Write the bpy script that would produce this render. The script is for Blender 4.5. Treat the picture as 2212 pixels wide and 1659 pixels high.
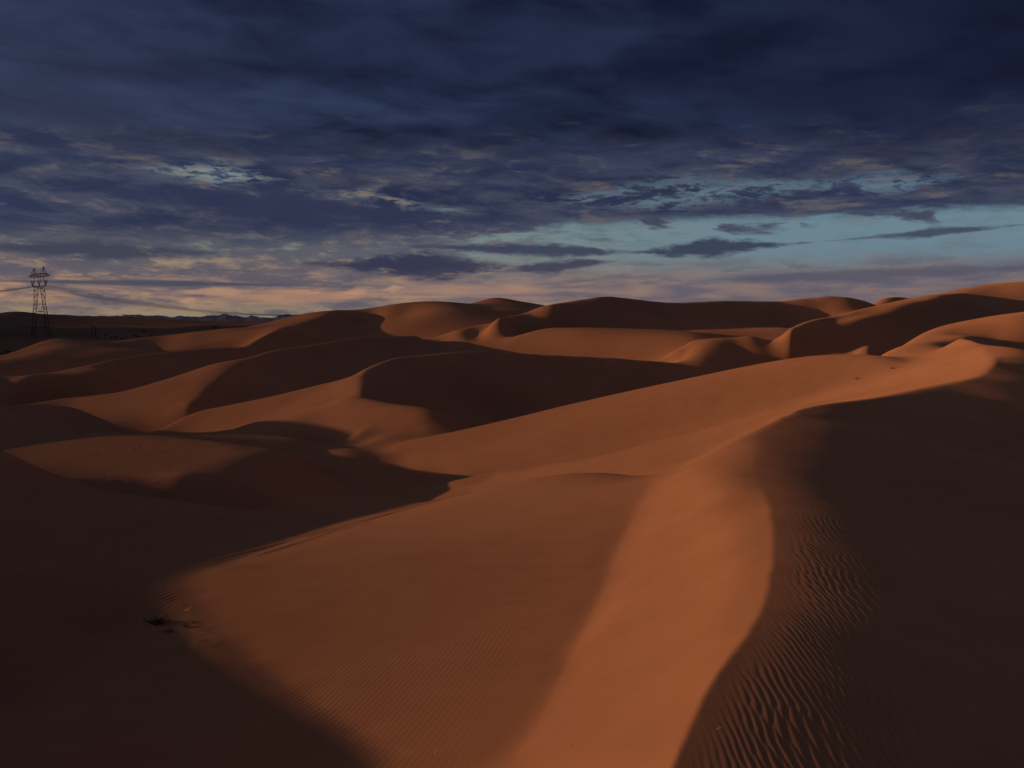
import bpy, bmesh, math, random
import numpy as np
from mathutils import Vector
for o in list(bpy.data.objects): bpy.data.objects.remove(o)
scene=bpy.context.scene; COL=scene.collection
# ------------------------------------------------------------------ camera (origin, looking along +Y)
F_PX=912.0; PITCH=math.atan(62/912.0); DS=1024/2212.0
cam=bpy.data.cameras.new('camera'); cam_ob=bpy.data.objects.new('camera',cam); COL.objects.link(cam_ob)
cam.sensor_width=36.0; cam.lens=36.0*F_PX/1024; cam.clip_start=.1; cam.clip_end=90000
cam_ob.rotation_euler=(math.pi/2-PITCH,0,0); scene.camera=cam_ob
# ------------------------------------------------------------------ light
SUN_AZ=math.radians(82); SUN_EL=math.radians(6.5)     # azimuth: to the left of the view direction
sun=bpy.data.lights.new('sun','SUN'); sun.energy=4.8; sun.color=(1.0,.475,.22); sun.angle=math.radians(.6)
sun_ob=bpy.data.objects.new('sun',sun); COL.objects.link(sun_ob)
sd=Vector((-math.sin(SUN_AZ)*math.cos(SUN_EL),math.cos(SUN_AZ)*math.cos(SUN_EL),math.sin(SUN_EL)))
sun_ob.rotation_euler=sd.to_track_quat('Z','Y').to_euler()
scene.view_settings.view_transform='Standard'; scene.view_settings.look='None'
scene.view_settings.exposure=0.0; scene.view_settings.gamma=1.0
# ------------------------------------------------------------------ node expression helper
class E:
    """a socket with arithmetic: every operation adds a Math node"""
    nt=None
    def __init__(s,sock): s.s=sock
    @staticmethod
    def m(op,*a,clamp=False):
        n=E.nt.nodes.new('ShaderNodeMath'); n.operation=op; n.use_clamp=clamp
        for i,v in enumerate(a):
            if isinstance(v,E): E.nt.links.new(v.s,n.inputs[i])
            else: n.inputs[i].default_value=v
        return E(n.outputs[0])
    def __add__(s,o): return E.m('ADD',s,o)
    __radd__=__add__
    def __sub__(s,o): return E.m('SUBTRACT',s,o)
    def __rsub__(s,o): return E.m('SUBTRACT',o,s)
    def __mul__(s,o): return E.m('MULTIPLY',s,o)
    __rmul__=__mul__
    def __truediv__(s,o): return E.m('DIVIDE',s,o)
    def __rtruediv__(s,o): return E.m('DIVIDE',o,s)
def clamp01(a): return E.m('ADD',a,0.0,clamp=True)
def emax(a,b): return E.m('MAXIMUM',a,b)
def emin(a,b): return E.m('MINIMUM',a,b)
def sstep(a,b,x):
    """smooth 0..1 as x goes from a to b"""
    n=E.nt.nodes.new('ShaderNodeMapRange'); n.interpolation_type='SMOOTHSTEP'
    E.nt.links.new(x.s,n.inputs['Value']); n.inputs['From Min'].default_value=a; n.inputs['From Max'].default_value=b
    if a>b:
        n.inputs['From Min'].default_value=b; n.inputs['From Max'].default_value=a
        n.inputs['To Min'].default_value=1; n.inputs['To Max'].default_value=0
    return E(n.outputs['Result'])
def vec(x,y,z=0.0):
    n=E.nt.nodes.new('ShaderNodeCombineXYZ')
    for i,v in enumerate((x,y,z)):
        if isinstance(v,E): E.nt.links.new(v.s,n.inputs[i])
        else: n.inputs[i].default_value=v
    return n.outputs[0]
def noise(v,scale,detail=4,rough=.55,dist=0.0):
    n=E.nt.nodes.new('ShaderNodeTexNoise'); E.nt.links.new(v,n.inputs['Vector'])
    n.inputs['Scale'].default_value=scale; n.inputs['Detail'].default_value=detail
    n.inputs['Roughness'].default_value=rough; n.inputs['Distortion'].default_value=dist
    return E(n.outputs['Fac'])
def mixc(f,a,b):
    n=E.nt.nodes.new('ShaderNodeMix'); n.data_type='RGBA'
    if isinstance(f,E): E.nt.links.new(f.s,n.inputs[0])
    else: n.inputs[0].default_value=f
    for i,v in ((6,a),(7,b)):
        if isinstance(v,(tuple,list)): n.inputs[i].default_value=(*v,1)
        else: E.nt.links.new(v,n.inputs[i])
    return n.outputs[2]
def lin(r,g,b):
    f=lambda c:(c/255/12.92 if c<=10 else ((c/255+.055)/1.055)**2.4)
    return (f(r),f(g),f(b))
FINE=True
# ------------------------------------------------------------------ world: Nishita sky under layered procedural cloud
def build_world():
    w=bpy.data.worlds.new('World'); scene.world=w; w.use_nodes=True; nt=w.node_tree; nt.nodes.clear(); E.nt=nt
    out=nt.nodes.new('ShaderNodeOutputWorld'); bg=nt.nodes.new('ShaderNodeBackground'); nt.links.new(bg.outputs[0],out.inputs[0])
    K=10.0; bg.inputs['Strength'].default_value=1/K       # strength 0.1: cloud radiances are multiplied by K below
    tc=nt.nodes.new('ShaderNodeTexCoord'); sp=nt.nodes.new('ShaderNodeSeparateXYZ'); nt.links.new(tc.outputs['Generated'],sp.inputs[0])
    x,y,z=(E(sp.outputs[i]) for i in range(3))
    az=E.m('ARCTAN2',x,y)*57.29578; el=E.m('ARCSINE',z)*57.29578          # degrees
    zz=emax(z,.012)
    px,py=x/(zz+.06),y/(zz+.06)                                            # cloud-plane coordinates
    def D(dx,dy):   # photo display coordinates -> degrees
        a=(dx*DS-512)/F_PX; b=(384-dy*DS)/F_PX
        cy=math.cos(PITCH)+b*math.sin(PITCH); cz=-math.sin(PITCH)+b*math.cos(PITCH)
        return math.degrees(math.atan2(a,cy)),math.degrees(math.asin(cz/math.sqrt(a*a+cy*cy+cz*cz)))
    # noises
    n1=noise(vec(az*.11,el*.42),1.6,6,.58,.3); n2=noise(vec(az*.10+7.3,el*.75+2.1),2.2,6,.62,.4)
    n3=noise(vec(az*.17+el*.06+3.0,el*.72+9.0),1.35,8,.66,.5); nf=noise(vec(az*.5+1.0,el*1.9+az*.07),1.5,6,.68,.3); n4=noise(vec(az*.05+1.7,el*.5+4.4),2.0,5,.55)
    n5=noise(vec(az*.15+2,el*.62+az*.03),1.7,6,.6,.5)
    s1=noise(vec(px*.95+py*.12,py*1.05-px*.34),1.0,6,.54,.35); s2=noise(vec(px*1.9+py*.3+5,py*1.8-px*.6),1.5,6,.56,.4); s3=noise(vec(px*.35,py*.6+3-px*.1),.9,2,.5)
    sky=nt.nodes.new('ShaderNodeTexSky'); sky.sky_type='NISHITA'; sky.sun_disc=False
    sky.sun_elevation=SUN_EL; sky.sun_rotation=-SUN_AZ; sky.air_density=1.0; sky.dust_density=1.5; sky.ozone_density=2.0
    def k(c): return tuple(v*K for v in c)
    right=sstep(-26,22,az)
    # clear sky in the gaps
    hor=mixc(right,k(lin(160,140,108)),k(lin(112,106,106)))
    teal=mixc(right,k(lin(130,136,120)),k(lin(106,134,148)))
    clear=mixc(sstep(1.2,4.6,el),hor,teal)
    clear=mixc(sstep(5.5,10,el),clear,k(lin(94,124,146)))
    clear=mixc(.10,clear,sky.outputs[0])
    c=clear
    def blob(dx,dy,rx,ry,tilt=0.0,rag=.5,soft=.35):
        a0,e0=D(dx,dy); a1,_=D(dx+rx,dy); _,e1=D(dx,dy-ry)
        u=(az-a0)/(a1-a0); v=(el-e0-(az-a0)*tilt)/(e1-e0)
        au=E.m('ABSOLUTE',u); v=v/emax(1.12-au*.75,.25)
        r=E.m('SQRT',u*u+v*v)+(n3-.5)*rag*2.4+(nf-.5)*rag*2.2+(n1-.5)*rag*1.0
        return sstep(1+soft,1-soft,r)
    # warm low band
    b1=sstep(4.4,2.2,el+(n1-.5)*4.0)
    bcol=mixc(sstep(.40,.62,n2*.7+n1*.3),mixc(right,k(lin(112,98,104)),k(lin(94,90,106))),mixc(right,k(lin(196,148,110)),k(lin(136,114,110))))
    bcol=mixc(sstep(1.5,.4,el),bcol,hor)
    c=mixc(b1*.85,c,bcol)
    # grey broken cloudlets, thick on the left, few on the right
    cov=sstep(4.,-12.,az+(n4-.5)*12)
    g=sstep(.50,.60,n1*.45+n3*.35+nf*.2+cov*.13-sstep(3.6,1.6,el)*.10)
    gap=sstep(0,10,az)*sstep(3.2,4.0,el)*sstep(6.6,5.8,el)
    g=g*(1-gap*.75)
    lit=sstep(.50,.62,n3*.4+n2*.3+nf*.3)
    gcol=mixc(lit,mixc(sstep(3,9,el),k(lin(84,82,98)),k(lin(60,67,90))),mixc(right,k(lin(150,130,108)),k(lin(130,112,102))))
    c=mixc(g*.85,c,gcol)
    # the deck and its lower edge
    edge=5.6-cov*.6+az*.012
    deck=sstep(-.55,.75,el-edge+(n5-.5)*3.3+(n3-.5)*2.4+(nf-.5)*1.0)
    deck=deck*(1-gap*sstep(.62,.50,n5))
    hole=emax(emax(blob(470,375,170,34,-.02,.7,.5),blob(800,432,190,26,-.10,1.1,.5)*.9),emax(blob(1480,418,330,34,.03,1.1,.5)*.7,blob(1900,395,170,26,.03,1.1,.5)*.7))
    broken=sstep(.45,.54,n3*.62+nf*.38)
    deck=deck*(1-hole*broken)
    base=mixc(sstep(.36,.64,s1*.6+s2*.4),k(lin(16,23,45)),k(lin(45,57,86)))
    base=mixc(sstep(.55,.25,s3)*.6,base,k(lin(17,22,46)))
    base=mixc(sstep(-4,28,az)*sstep(7.5,13,el)*.72,base,k(lin(14,18,42)))
    base=mixc(sstep(-8,-30,az)*sstep(24,9,el)*.35,base,k(lin(70,78,104)))
    low=mixc(sstep(.40,.62,n5*.5+n3*.5),k(lin(42,50,78)),k(lin(76,80,98)))
    low=mixc(sstep(.52,.62,n3*.5+nf*.25+n1*.25)*.6,low,k(lin(120,110,104)))
    base=mixc(sstep(12.5,8.2,el+(n5-.5)*5)*.75,base,low)
    c=mixc(deck,c,base)
    # named dark lens clouds
    for args,col in (((905,573,185,26,-.005,.85,.45),(46,49,74)),((1150,540,235,13,-.03,.9,.5),(56,59,82)),((1200,575,120,12,.08,.9,.5),(58,60,82)),
                     ((1530,537,150,19,.04,.7,.35),(50,56,78)),((2010,503,200,8,.05,.9,.5),(64,68,88)),((640,450,340,36,-.05,.8,.6),(46,52,78)),
                     ((200,540,230,20,.0,.8,.6),(60,64,82)),((330,612,300,6,.0,.7,.6),(66,72,88)),((1900,592,420,12,.02,.8,.6),(88,86,100))):
        c=mixc(blob(*args)*.92,c,k(lin(*col)))
    # lit cumulus tops low in the centre-left
    for args,col in (((470,630,90,9,.02,.6,.5),(190,146,112)),((640,640,170,14,.03,.5,.7),(178,134,106)),((770,630,26,8,.05,.6,.6),(190,146,114)),((848,624,22,7,.12,.6,.5),(204,158,122)),((1000,627,240,11,.0,.6,.7),(164,130,112))):
        c=mixc(blob(*args)*.7,c,k(lin(*col)))
    # ragged bright break in the deck, upper left
    c=mixc(blob(465,376,120,20,-.03,1.0,.5)*sstep(.46,.54,nf*.6+n3*.4)*.75,c,mixc(sstep(.45,.6,nf),k(lin(112,138,150)),k(lin(140,140,128))))
    # sunset glow added round the sun, out of view, as warm fill for shaded slopes
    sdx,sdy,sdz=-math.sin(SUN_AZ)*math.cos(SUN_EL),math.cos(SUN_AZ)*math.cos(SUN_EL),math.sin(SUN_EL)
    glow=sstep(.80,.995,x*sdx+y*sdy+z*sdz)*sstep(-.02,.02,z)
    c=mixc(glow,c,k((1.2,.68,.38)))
    # unseen overcast behind the camera, made paler to fill the shadows
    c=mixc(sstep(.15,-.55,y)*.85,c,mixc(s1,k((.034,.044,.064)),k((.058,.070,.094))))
    # below the horizon
    c=mixc(sstep(.0,-1.5,el),c,k((.06,.04,.03)))
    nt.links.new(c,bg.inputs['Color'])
build_world()
scene.world.cycles.sampling_method='MANUAL'; scene.world.cycles.sample_map_resolution=256
# ---------------------------------------------------------------- camera model (camera at the origin)
te=math.tan(SUN_EL); SDX,SDY=math.sin(SUN_AZ),-math.cos(SUN_AZ)          # horizontal direction light travels
def ray(dx,dy):
    a=(np.asarray(dx,float)*DS-512)/F_PX; b=(384-np.asarray(dy,float)*DS)/F_PX
    cy=math.cos(PITCH)+b*math.sin(PITCH); cz=-math.sin(PITCH)+b*math.cos(PITCH)
    return a/cy, cz/cy          # x/Y, z/Y
def catmull(P,n):
    P=np.asarray(P,float); m=len(P)
    if m==2:
        t=np.linspace(0,1,n)[:,None]; return P[0]*(1-t)+P[1]*t
    # Fritsch-ish cardinal with chord parametrisation
    d=np.linalg.norm(np.diff(P[:,:2],axis=0),axis=1)**0.5+1e-9
    s=np.concatenate([[0],np.cumsum(d)])
    out=[]
    tang=np.zeros_like(P)
    for i in range(m):
        if i==0: tang[i]=(P[1]-P[0])/d[0]
        elif i==m-1: tang[i]=(P[-1]-P[-2])/d[-1]
        else:
            a=(P[i]-P[i-1])/d[i-1]; b=(P[i+1]-P[i])/d[i]
            tang[i]=(a*d[i]+b*d[i-1])/(d[i]+d[i-1])
    for q in np.linspace(0,s[-1],n):
        i=min(max(np.searchsorted(s,q)-1,0),m-2); h=d[i]; t=(q-s[i])/h
        out.append((2*t**3-3*t**2+1)*P[i]+(t**3-2*t**2+t)*h*tang[i]+(-2*t**3+3*t**2)*P[i+1]+(t**3-t**2)*h*tang[i+1])
    return np.array(out)

TH0,TH1=math.radians(-64),math.radians(44)
R0,R1=math.log(2.2),math.log(2600.0)
class Solver:
    def __init__(s):
        s.val=[]; s.slo=[]; s.crease=[]
        s.dbg=[]
    def pts(s,P,w=1.0): # world points Nx3
        P=np.asarray(P,float).reshape(-1,3)
        s.val.append(np.column_stack([P,np.full(len(P),w)]))
    def curve(s,P,w=1.0,crease=0,behind=None,right=None,left=None,world=False,dbg=True,front=None):
        """P: list of (Dx,Dy,Y) (or world points). behind=(dY fraction, drop in z/Y units).
        right/left=(distance,slope down): side shoulders of the crest (right of travel direction)"""
        n=max(12,len(P)*14)
        if world:
            C=catmull([(x,y,z) for x,y,z in P],n); W=C
        else:
            A=np.array(P,float); A[:,2]=np.log(A[:,2]); C=catmull(A,n)
            u,t=ray(C[:,0],C[:,1]); Y=np.exp(C[:,2]); W=np.column_stack([u*Y,Y,t*Y])
            if dbg: s.dbg.append(C[:,:2])
            if behind:
                for k in (1.0,2.0):
                    Yb=Y*(1+behind[0]*k); tb=t-behind[1]*k; s.pts(np.column_stack([u*Yb,Yb,tb*Yb]),0.5)
        s.pts(W,w)
        T=np.gradient(W[:,:2],axis=0); T/=np.linalg.norm(T,axis=1)[:,None]+1e-9
        N=np.column_stack([T[:,1],-T[:,0]])   # right hand normal
        for side,sg in ((right,1),(left,-1)):
            if side:
                for d,sl in ([side] if not isinstance(side,list) else side):
                    Q=W.copy(); Q[:,:2]+=sg*d*N; Q[:,2]-=d*sl; s.pts(Q,0.5*w)
        if crease: s.crease.append((W[:,:2],crease))
        return W
    def slope(s,P,q,w=1.0,img=True):
        """directional slope strokes: h rises by q per metre along the direction light travels"""
        P=np.asarray(P,float)
        if img:
            A=P.copy(); A[:,2]=np.log(A[:,2]); C=catmull(A,max(6,len(P)*6)) if len(P)>1 else A
            u,t=ray(C[:,0],C[:,1]); Y=np.exp(C[:,2]); X=np.column_stack([u*Y,Y])
        else: X=P[:,:2]
        s.slo.append(np.column_stack([X,np.full(len(X),q),np.full(len(X),w)]))
    # ------------------------------------------------------------ grid solve
    def rows(s,nt,nr):
        dt=(TH1-TH0)/(nt-1); dr=(R1-R0)/(nr-1)
        def bil(x,y):
            th=np.clip((np.arctan2(x,y)-TH0)/dt,0,nt-1.001); r=np.clip((np.log(np.hypot(x,y))-R0)/dr,0,nr-1.001)
            i=th.astype(int); j=r.astype(int); a=th-i; b=r-j
            idx=np.stack([i*nr+j,(i+1)*nr+j,i*nr+j+1,(i+1)*nr+j+1],1)
            cf=np.stack([(1-a)*(1-b),a*(1-b),(1-a)*b,a*b],1)
            return idx,cf
        I=[];C=[];Rr=[];Wt=[]
        V=np.concatenate(s.val); idx,cf=bil(V[:,0],V[:,1]); rr=np.hypot(V[:,0],V[:,1])
        z8=np.zeros_like(idx); I.append(np.hstack([idx,z8])); C.append(np.hstack([cf,z8*0.0])); Rr.append(V[:,2]/rr); Wt.append(V[:,3]*1.0)
        sc=[1/rr]
        if s.slo:
            S=np.concatenate(s.slo); rr2=np.hypot(S[:,0],S[:,1]); d=np.maximum(rr2*0.02,0.25)
            i1,c1=bil(S[:,0]+SDX*d,S[:,1]+SDY*d); i0,c0=bil(S[:,0]-SDX*d,S[:,1]-SDY*d)
            I.append(np.hstack([i1,i0])); C.append(np.hstack([c1,-c0])/(2*d)[:,None]); Rr.append(S[:,2]); Wt.append(S[:,3]*0.0002)
            sc.append(np.ones(len(S)))
        I=np.concatenate(I);C=np.concatenate(C)*np.concatenate(sc)[:,None];Rr=np.concatenate(Rr);Wt=np.concatenate(Wt)
        return I,C,Rr,Wt,dt,dr
    def solve(s,levels=((110,144,500),(220,288,300),(540,576,200)),lam=1e5,verbose=False):
        H=None
        for nt,nr,iters in levels:
            I,C,Rr,Wt,dt,dr=s.rows(nt,nr)
            th=TH0+np.arange(nt)*dt; rho=R0+np.arange(nr)*dr
            # unknown g = h (metres); energy in scale-free units: weight by 1/r
            ir=np.exp(-rho)[None,:]
            cm=np.ones((nt,nr))
            for X,k in s.crease:
                # densify
                seg=np.linalg.norm(np.diff(X,axis=0),axis=1)
                Xd=np.concatenate([X[:-1]+(X[1:]-X[:-1])*f for f in np.linspace(0,1,12,endpoint=False)])
                i=np.round((np.arctan2(Xd[:,0],Xd[:,1])-TH0)/dt).astype(int); j=np.round((np.log(np.hypot(Xd[:,0],Xd[:,1]))-R0)/dr).astype(int)
                ok=(i>=1)&(i<nt-1)&(j>=1)&(j<nr-1); i=i[ok];j=j[ok]
                cm[i,j]=np.minimum(cm[i,j],1-k)
            wa=cm[1:-1,:]*ir; wb=cm[:,1:-1]*ir[:,1:-1]
            wc=np.minimum(np.minimum(cm[1:,1:],cm[:-1,1:]),np.minimum(cm[1:,:-1],cm[:-1,:-1]))*ir[:,:-1]
            area=dt*dr; kT=area/dt**4; kR=area/dr**4; kX=2*area/(dt*dr)**2
            wa2=wa*wa*kT; wb2=wb*wb*kR; wc2=wc*wc*kX
            nd=len(Rr); lw=lam*Wt*area*60*60*4   # data weight, resolution independent
            lw=Wt*lam
            mem=1e-7*area*(ir**2)*np.ones((nt,1))
            h0=s.base(th,rho)
            def A(h):
                o=mem*h
                d=h[2:]-2*h[1:-1]+h[:-2]; d=d*wa2; o[2:]+=d; o[1:-1]-=2*d; o[:-2]+=d
                d=h[:,2:]-2*h[:,1:-1]+h[:,:-2]; d=d*wb2; o[:,2:]+=d; o[:,1:-1]-=2*d; o[:,:-2]+=d
                d=h[1:,1:]-h[:-1,1:]-h[1:,:-1]+h[:-1,:-1]; d=d*wc2; o[1:,1:]+=d; o[:-1,1:]-=d; o[1:,:-1]-=d; o[:-1,:-1]+=d
                v=(h.ravel()[I]*C).sum(1)*lw
                o+=np.bincount(I.ravel(),weights=(C*v[:,None]).ravel(),minlength=nt*nr).reshape(nt,nr)
                return o
            b=mem*h0+np.bincount(I.ravel(),weights=(C*(lw*Rr)[:,None]).ravel(),minlength=nt*nr).reshape(nt,nr)
            D=mem.copy()
            D[2:]+=wa2; D[1:-1]+=4*wa2; D[:-2]+=wa2; D[:,2:]+=wb2; D[:,1:-1]+=4*wb2; D[:,:-2]+=wb2
            D[1:,1:]+=wc2; D[:-1,1:]+=wc2; D[1:,:-1]+=wc2; D[:-1,:-1]+=wc2
            D+=np.bincount(I.ravel(),weights=(C*C*lw[:,None]).ravel(),minlength=nt*nr).reshape(nt,nr)
            Pm=1/D
            if H is None: h=h0.copy()
            else: h=resize(H,nt,nr)
            r=b-A(h); z=Pm*r; p=z.copy(); rz=(r*z).sum(); r00=rz
            for k in range(iters):
                q=A(p); al=rz/(p*q).sum(); h+=al*p; r-=al*q; z=Pm*r; rn=(r*z).sum(); p=z+(rn/rz)*p; rz=rn
                if rz<1e-10*r00: break
            if verbose: print(nt,nr,k,rz/r00)
            H=h
        s.H=H; return H
    def base(s,th,rho):
        r=np.exp(rho)[None,:]; x=r*np.sin(th)[:,None]
        return -9+np.clip(x*0.02,-4,10)+0*r
def resize(H,nt,nr):
    a,b=H.shape; ti=np.linspace(0,a-1,nt); tj=np.linspace(0,b-1,nr)
    return cubic(H,ti,tj)
def cubic_w(t):
    return np.stack([-.5*t+t*t-.5*t**3, 1-2.5*t*t+1.5*t**3, .5*t+2*t*t-1.5*t**3, -.5*t*t+.5*t**3])
def cubic(H,ti,tj):
    """separable Catmull-Rom resample on a tensor grid"""
    a,b=H.shape
    i=np.clip(np.floor(ti).astype(int),0,a-2); w=cubic_w(ti-i)
    G=sum(w[k][:,None]*H[np.clip(i+k-1,0,a-1)] for k in range(4))
    j=np.clip(np.floor(tj).astype(int),0,b-2); w=cubic_w(tj-j)
    return sum(w[k][None,:]*G[:,np.clip(j+k-1,0,b-1)] for k in range(4))
def define(S):
    # ---- foreground crest C (near to far); camera stands on it
    S.pts([(0.15,4.3,-4.05)],.3)
    CR=[(1327,2003,6.4),(1392,1825,7.7),(1450,1659,9.2),(1485,1580,10.1),(1520,1501,11.2),(1555,1444,12.2),(1613,1369,13.8),(1648,1303,15.6),(1663,1237,17.6),(1668,1158,21),(1657,1083,25.5),(1632,1026,30.4)]
    FAR=[(1630,973,35),(1648,938,38.4),(1705,891,45.5),(1761,875,48.5),(1845,864,51.5),(1915,854,54),(1999,837,57),(2069,823,60),(2119,808,64),(2139,788,68),(2140,775,72),(2125,755,80),(2097,736,92),(2069,731,99)]
    W=S.curve(CR+FAR); n1=int(np.argmax(W[:,1]>27)); n2=int(np.argmax(W[:,1]>46))
    S.crease.append((W[:n1,:2],.96)); n0=int(np.argmax(W[:,1]>33)); S.crease.append((W[n1-1:n0,:2],.8)); S.crease.append((W[n2:,:2],.92)); S.crease.append((W[n1-1:n2+1,:2],.35))
    for q in ((4,.16),(10,.2),(18,.21)): S.curve(FAR[6:11],w=.01,right=[q],dbg=False); 
    CR=CR+FAR[:7]
    S.curve([(2080,731,99),(2140,737,103),(2212,747,107),(2330,765,110)],crease=.8,right=[(6,.3)],behind=(.08,.006))
    # dark windward flank to the right of crest C: slope steepens away from the crest
    cp=[(0.15,4.3)]+[(float(ray(a,b)[0]*Y),Y) for a,b,Y in CR]; cz=[-4.05]+[float(ray(a,b)[1]*Y) for a,b,Y in CR]
    C3=catmull([(p[0],p[1],z) for p,z in zip(cp,cz)],160); T=np.gradient(C3[:,:2],axis=0); T/=np.linalg.norm(T,axis=1)[:,None]
    k=np.ones(9)/9; T=np.column_stack([np.convolve(np.pad(T[:,c],4,mode='edge'),k,'valid') for c in (0,1)]); N=np.column_stack([T[:,1],-T[:,0]]); N/=np.linalg.norm(N,axis=1)[:,None]
    Y=C3[:,1]; f=np.clip((Y-44)/10,0,1); sc=np.interp(Y,[12,22,34],[1.6,1.55,1.45])
    for d in (.3,.7,1.2,1.8,2.5,3.4,4.6,6.2,8.5,11.5,15,19):
        e=d*sc; drop=(.088*(e-(1-np.exp(-e)))+.0055*np.minimum(e,10)**2+.11*np.maximum(e-10,0))/sc+f*.13*d
        P=np.column_stack([C3[:,:2]+N*d,C3[:,2]-drop]); P=P[(P[:,0]<P[:,1]*.75+1)]
        S.pts(P,.6 if d<7 else .25)
    # valley between C slip face and basin
    S.curve([(1100,1659,12.9),(1160,1560,15),(1225,1430,18.5),(1290,1300,22.8),(1350,1150,29.5),(1411,1032,35.5)],crease=.5)
    # silhouette of C's shoulder
    S.curve([(1411,1026,37),(1454,1015,37),(1510,987,37.2),(1594,945,38.6),(1681,900,44)],behind=(.05,.006))
    # rim of foreground basin
    S.curve([(0,969,56),(110,1021,56),(264,1072,55),(396,1090,53.5),(460,1096,52),(528,1101,50),(707,1104,50),(839,1098,50)],behind=(.08,.015))
    S.curve([(839,1098,50),(993,1074,50),(1147,1048,48),(1286,1034,43),(1411,1026,37)],behind=(.08,.02),crease=.6,w=2)
    # basin / shadow boundary line
    P=[(840,1659,14.2),(730,1587,16.4),(620,1510,19),(530,1445,21.7),(450,1380,24.8),(375,1270,31.5),(420,1225,35),(560,1180,38.5),(700,1140,41.8),(850,1105,45),(990,1077,48.5)]
    W=S.curve(P)
    # off-frame occluder crest on the left, on the sun side of that line
    A=np.array(P,float); u,t=ray(A[:,0],A[:,1]); B=np.column_stack([u*A[:,2],A[:,2],t*A[:,2]])
    d=np.array([25,25,25,25,25,25,26,28,33,40,48.])
    d0=np.array([.0,.10,.24,.28,.26,.14,.05,.0,-.2,-.2,0])
    O=np.column_stack([B[:,0]-SDX*d,B[:,1]-SDY*d,B[:,2]+te*d-d0]); 
    S.curve([tuple(o) for o in O[:8]],world=True,crease=.9)
    for k,dd in ((12,.25),(25,.25),(45,.22)):
        Q=O[:9].copy(); Q[:,0]-=SDX*k; Q[:,1]-=SDY*k; Q[:,2]+=te*0-dd*k; Q[:,2]=np.maximum(Q[:,2],-16); S.pts(Q,.5)
    S.occ=O
    # left dark flank
    S.curve([(0,1300,28.6),(0,1200,35.2),(0,1100,44)],w=.4); S.curve([(0,1659,14),(200,1500,20),(300,1400,24.6),(330,1300,29.6)],w=.4); S.curve([(400,1659,14.5),(200,1500,20),(0,1300,28.6)],w=.3)
    # ---- band B : plane  z=zb+a*x
    def plane(pts,zb,a):
        out=[]
        for dx,dy in pts:
            u,t=ray(dx,dy); out.append((dx,dy,float(zb/(t-a*u))))
        return out
    zb=-15.1;a=.30
    top=[(1043,921,119),(1174,894,122),(1286,870,120),(1398,847,118),(1510,824,113)]+plane([(1622,803),(1681,793),(1761,780),(1831,774.5),(1895,772)],zb,a)
    S.curve(top,behind=(.04,.008),crease=.9,w=2); S.curve(top,w=.01,behind=(.09,.02),dbg=False)
    S.curve([(783,960,111),(867,950,111.5),(951,939,113),top[0]])
    S.curve(plane([(1286,1010),(1398,980),(1510,950),(1622,900),(1700,870),(1800,840)],zb,a),w=.5)
    S.curve([(748,971,106),(836,988,104),(880,1008,100),(924,1043,86),(946,1061,79),(975,1074,72)],w=.5)
    S.curve([(940,1045,82),(1000,1046,79),(1060,1036,79)],w=.5)
    # B2
    S.curve([(1895,772,118),(1957,752,145),(2041,727,152),(2125,704.5,158),(2212,685,163),(2300,668,166)],behind=(.06,.01))
    # bowl floor behind band B
    def hid(pts):
        out=[]
        for dx,Y,z in pts:
            u,t=ray(dx,700); out.append((float(u)*Y,Y,z))
        S.pts(out,.5)
    hid([(u,Y,z) for u in (1090,1180,1286,1390,1500) for Y,z in ((150,-16.5),(160,-18.5),(172,-17))])
    hid([(u,Y,z) for u in (1600,1681,1761) for Y,z in ((140,-12),(152,-14.5),(165,-15),(180,-14.5))])
    hid([(u,Y,z) for u in (1835,1870) for Y,z in ((106,-6.5),(116,-8))])
    hid([(u,Y,z) for u in (1840,1900) for Y,z in ((128,-8),(140,-10),(160,-12),(178,-11))])
    hid([(u,Y,-(t+.013)*Y) for u,t in ((1000,.19),(1080,.184),(1147,.179),(1220,.175),(1286,.172)) for Y in (55,60)]); hid([(u,Y,-15.2) for u in (700,780,840,900,950) for Y in (60,67)]); hid([(1340,53,-10.5),(1400,52,-10),(1460,52,-9)])
    # ---- L3
    pl=lambda pts: plane(pts,-11.5,.03)
    l3t=pl([(132,936),(246,933),(396,947),(484,955),(550,966)]); S.curve(l3t)
    l3r=pl([(550,966),(506,990),(462,1008),(440,1028)]); S.curve(l3r,left=[(4,.16),(9,.26)])
    S.curve(pl([(154,1021),(264,1029),(383,1035),(440,1028)]))
    S.curve([(600,990,104),(700,1010,97),(750,1060,80)],w=.5)
    # dune peak just outside the left edge whose shadow reaches the middle dune
    S.curve([(-91,154,-13),(-91,147,-11.2),(-90,141,-9.9),(-89,134,-9.3),(-87.5,127,-9.4),(-86.3,118,-9.9),(-84,110,-11),(-82,100,-12)],world=True)
    # ---- L2
    S.curve([(-150,872,105),(0,875,122),(84,875,136),(154,880,150),(196,898,153),(238,917,155),(280,931,156),(322,937,157)],crease=.6,behind=(.05,.008))
    # ---- M2
    S.curve([(328,931,160),(420,898,172),(531,872,171),(615,855,169),(699,831,167),(758,813,166),(783,798,168),(811,784,171)],behind=(.02,.006))
    S.curve([(811,784,171),(853,772,177),(909,767,183),(979,760,190),(1035,758.5,194),(1150,765,200),(1286,771,205),(1370,775,207),(1482,784,208)],crease=.85,right=[(14,.4)],behind=(.05,.006))
    S.curve([(811,784,171),(783,808,162),(777,833,149),(780,850,142),(791,861,137),(811,868,133),(867,879,128.5),(951,894,124.5),(1043,919,122.5)],crease=.7)
    S.pts([(x,y,z) for x,y,z in [(-14,152,-15),(-8,150,-16),(0,152,-16.5)]],.5)
    S.curve([(760,940,116),(800,926,119),(840,916,119),(900,916,117),(960,922,116)],w=.6)
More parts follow.
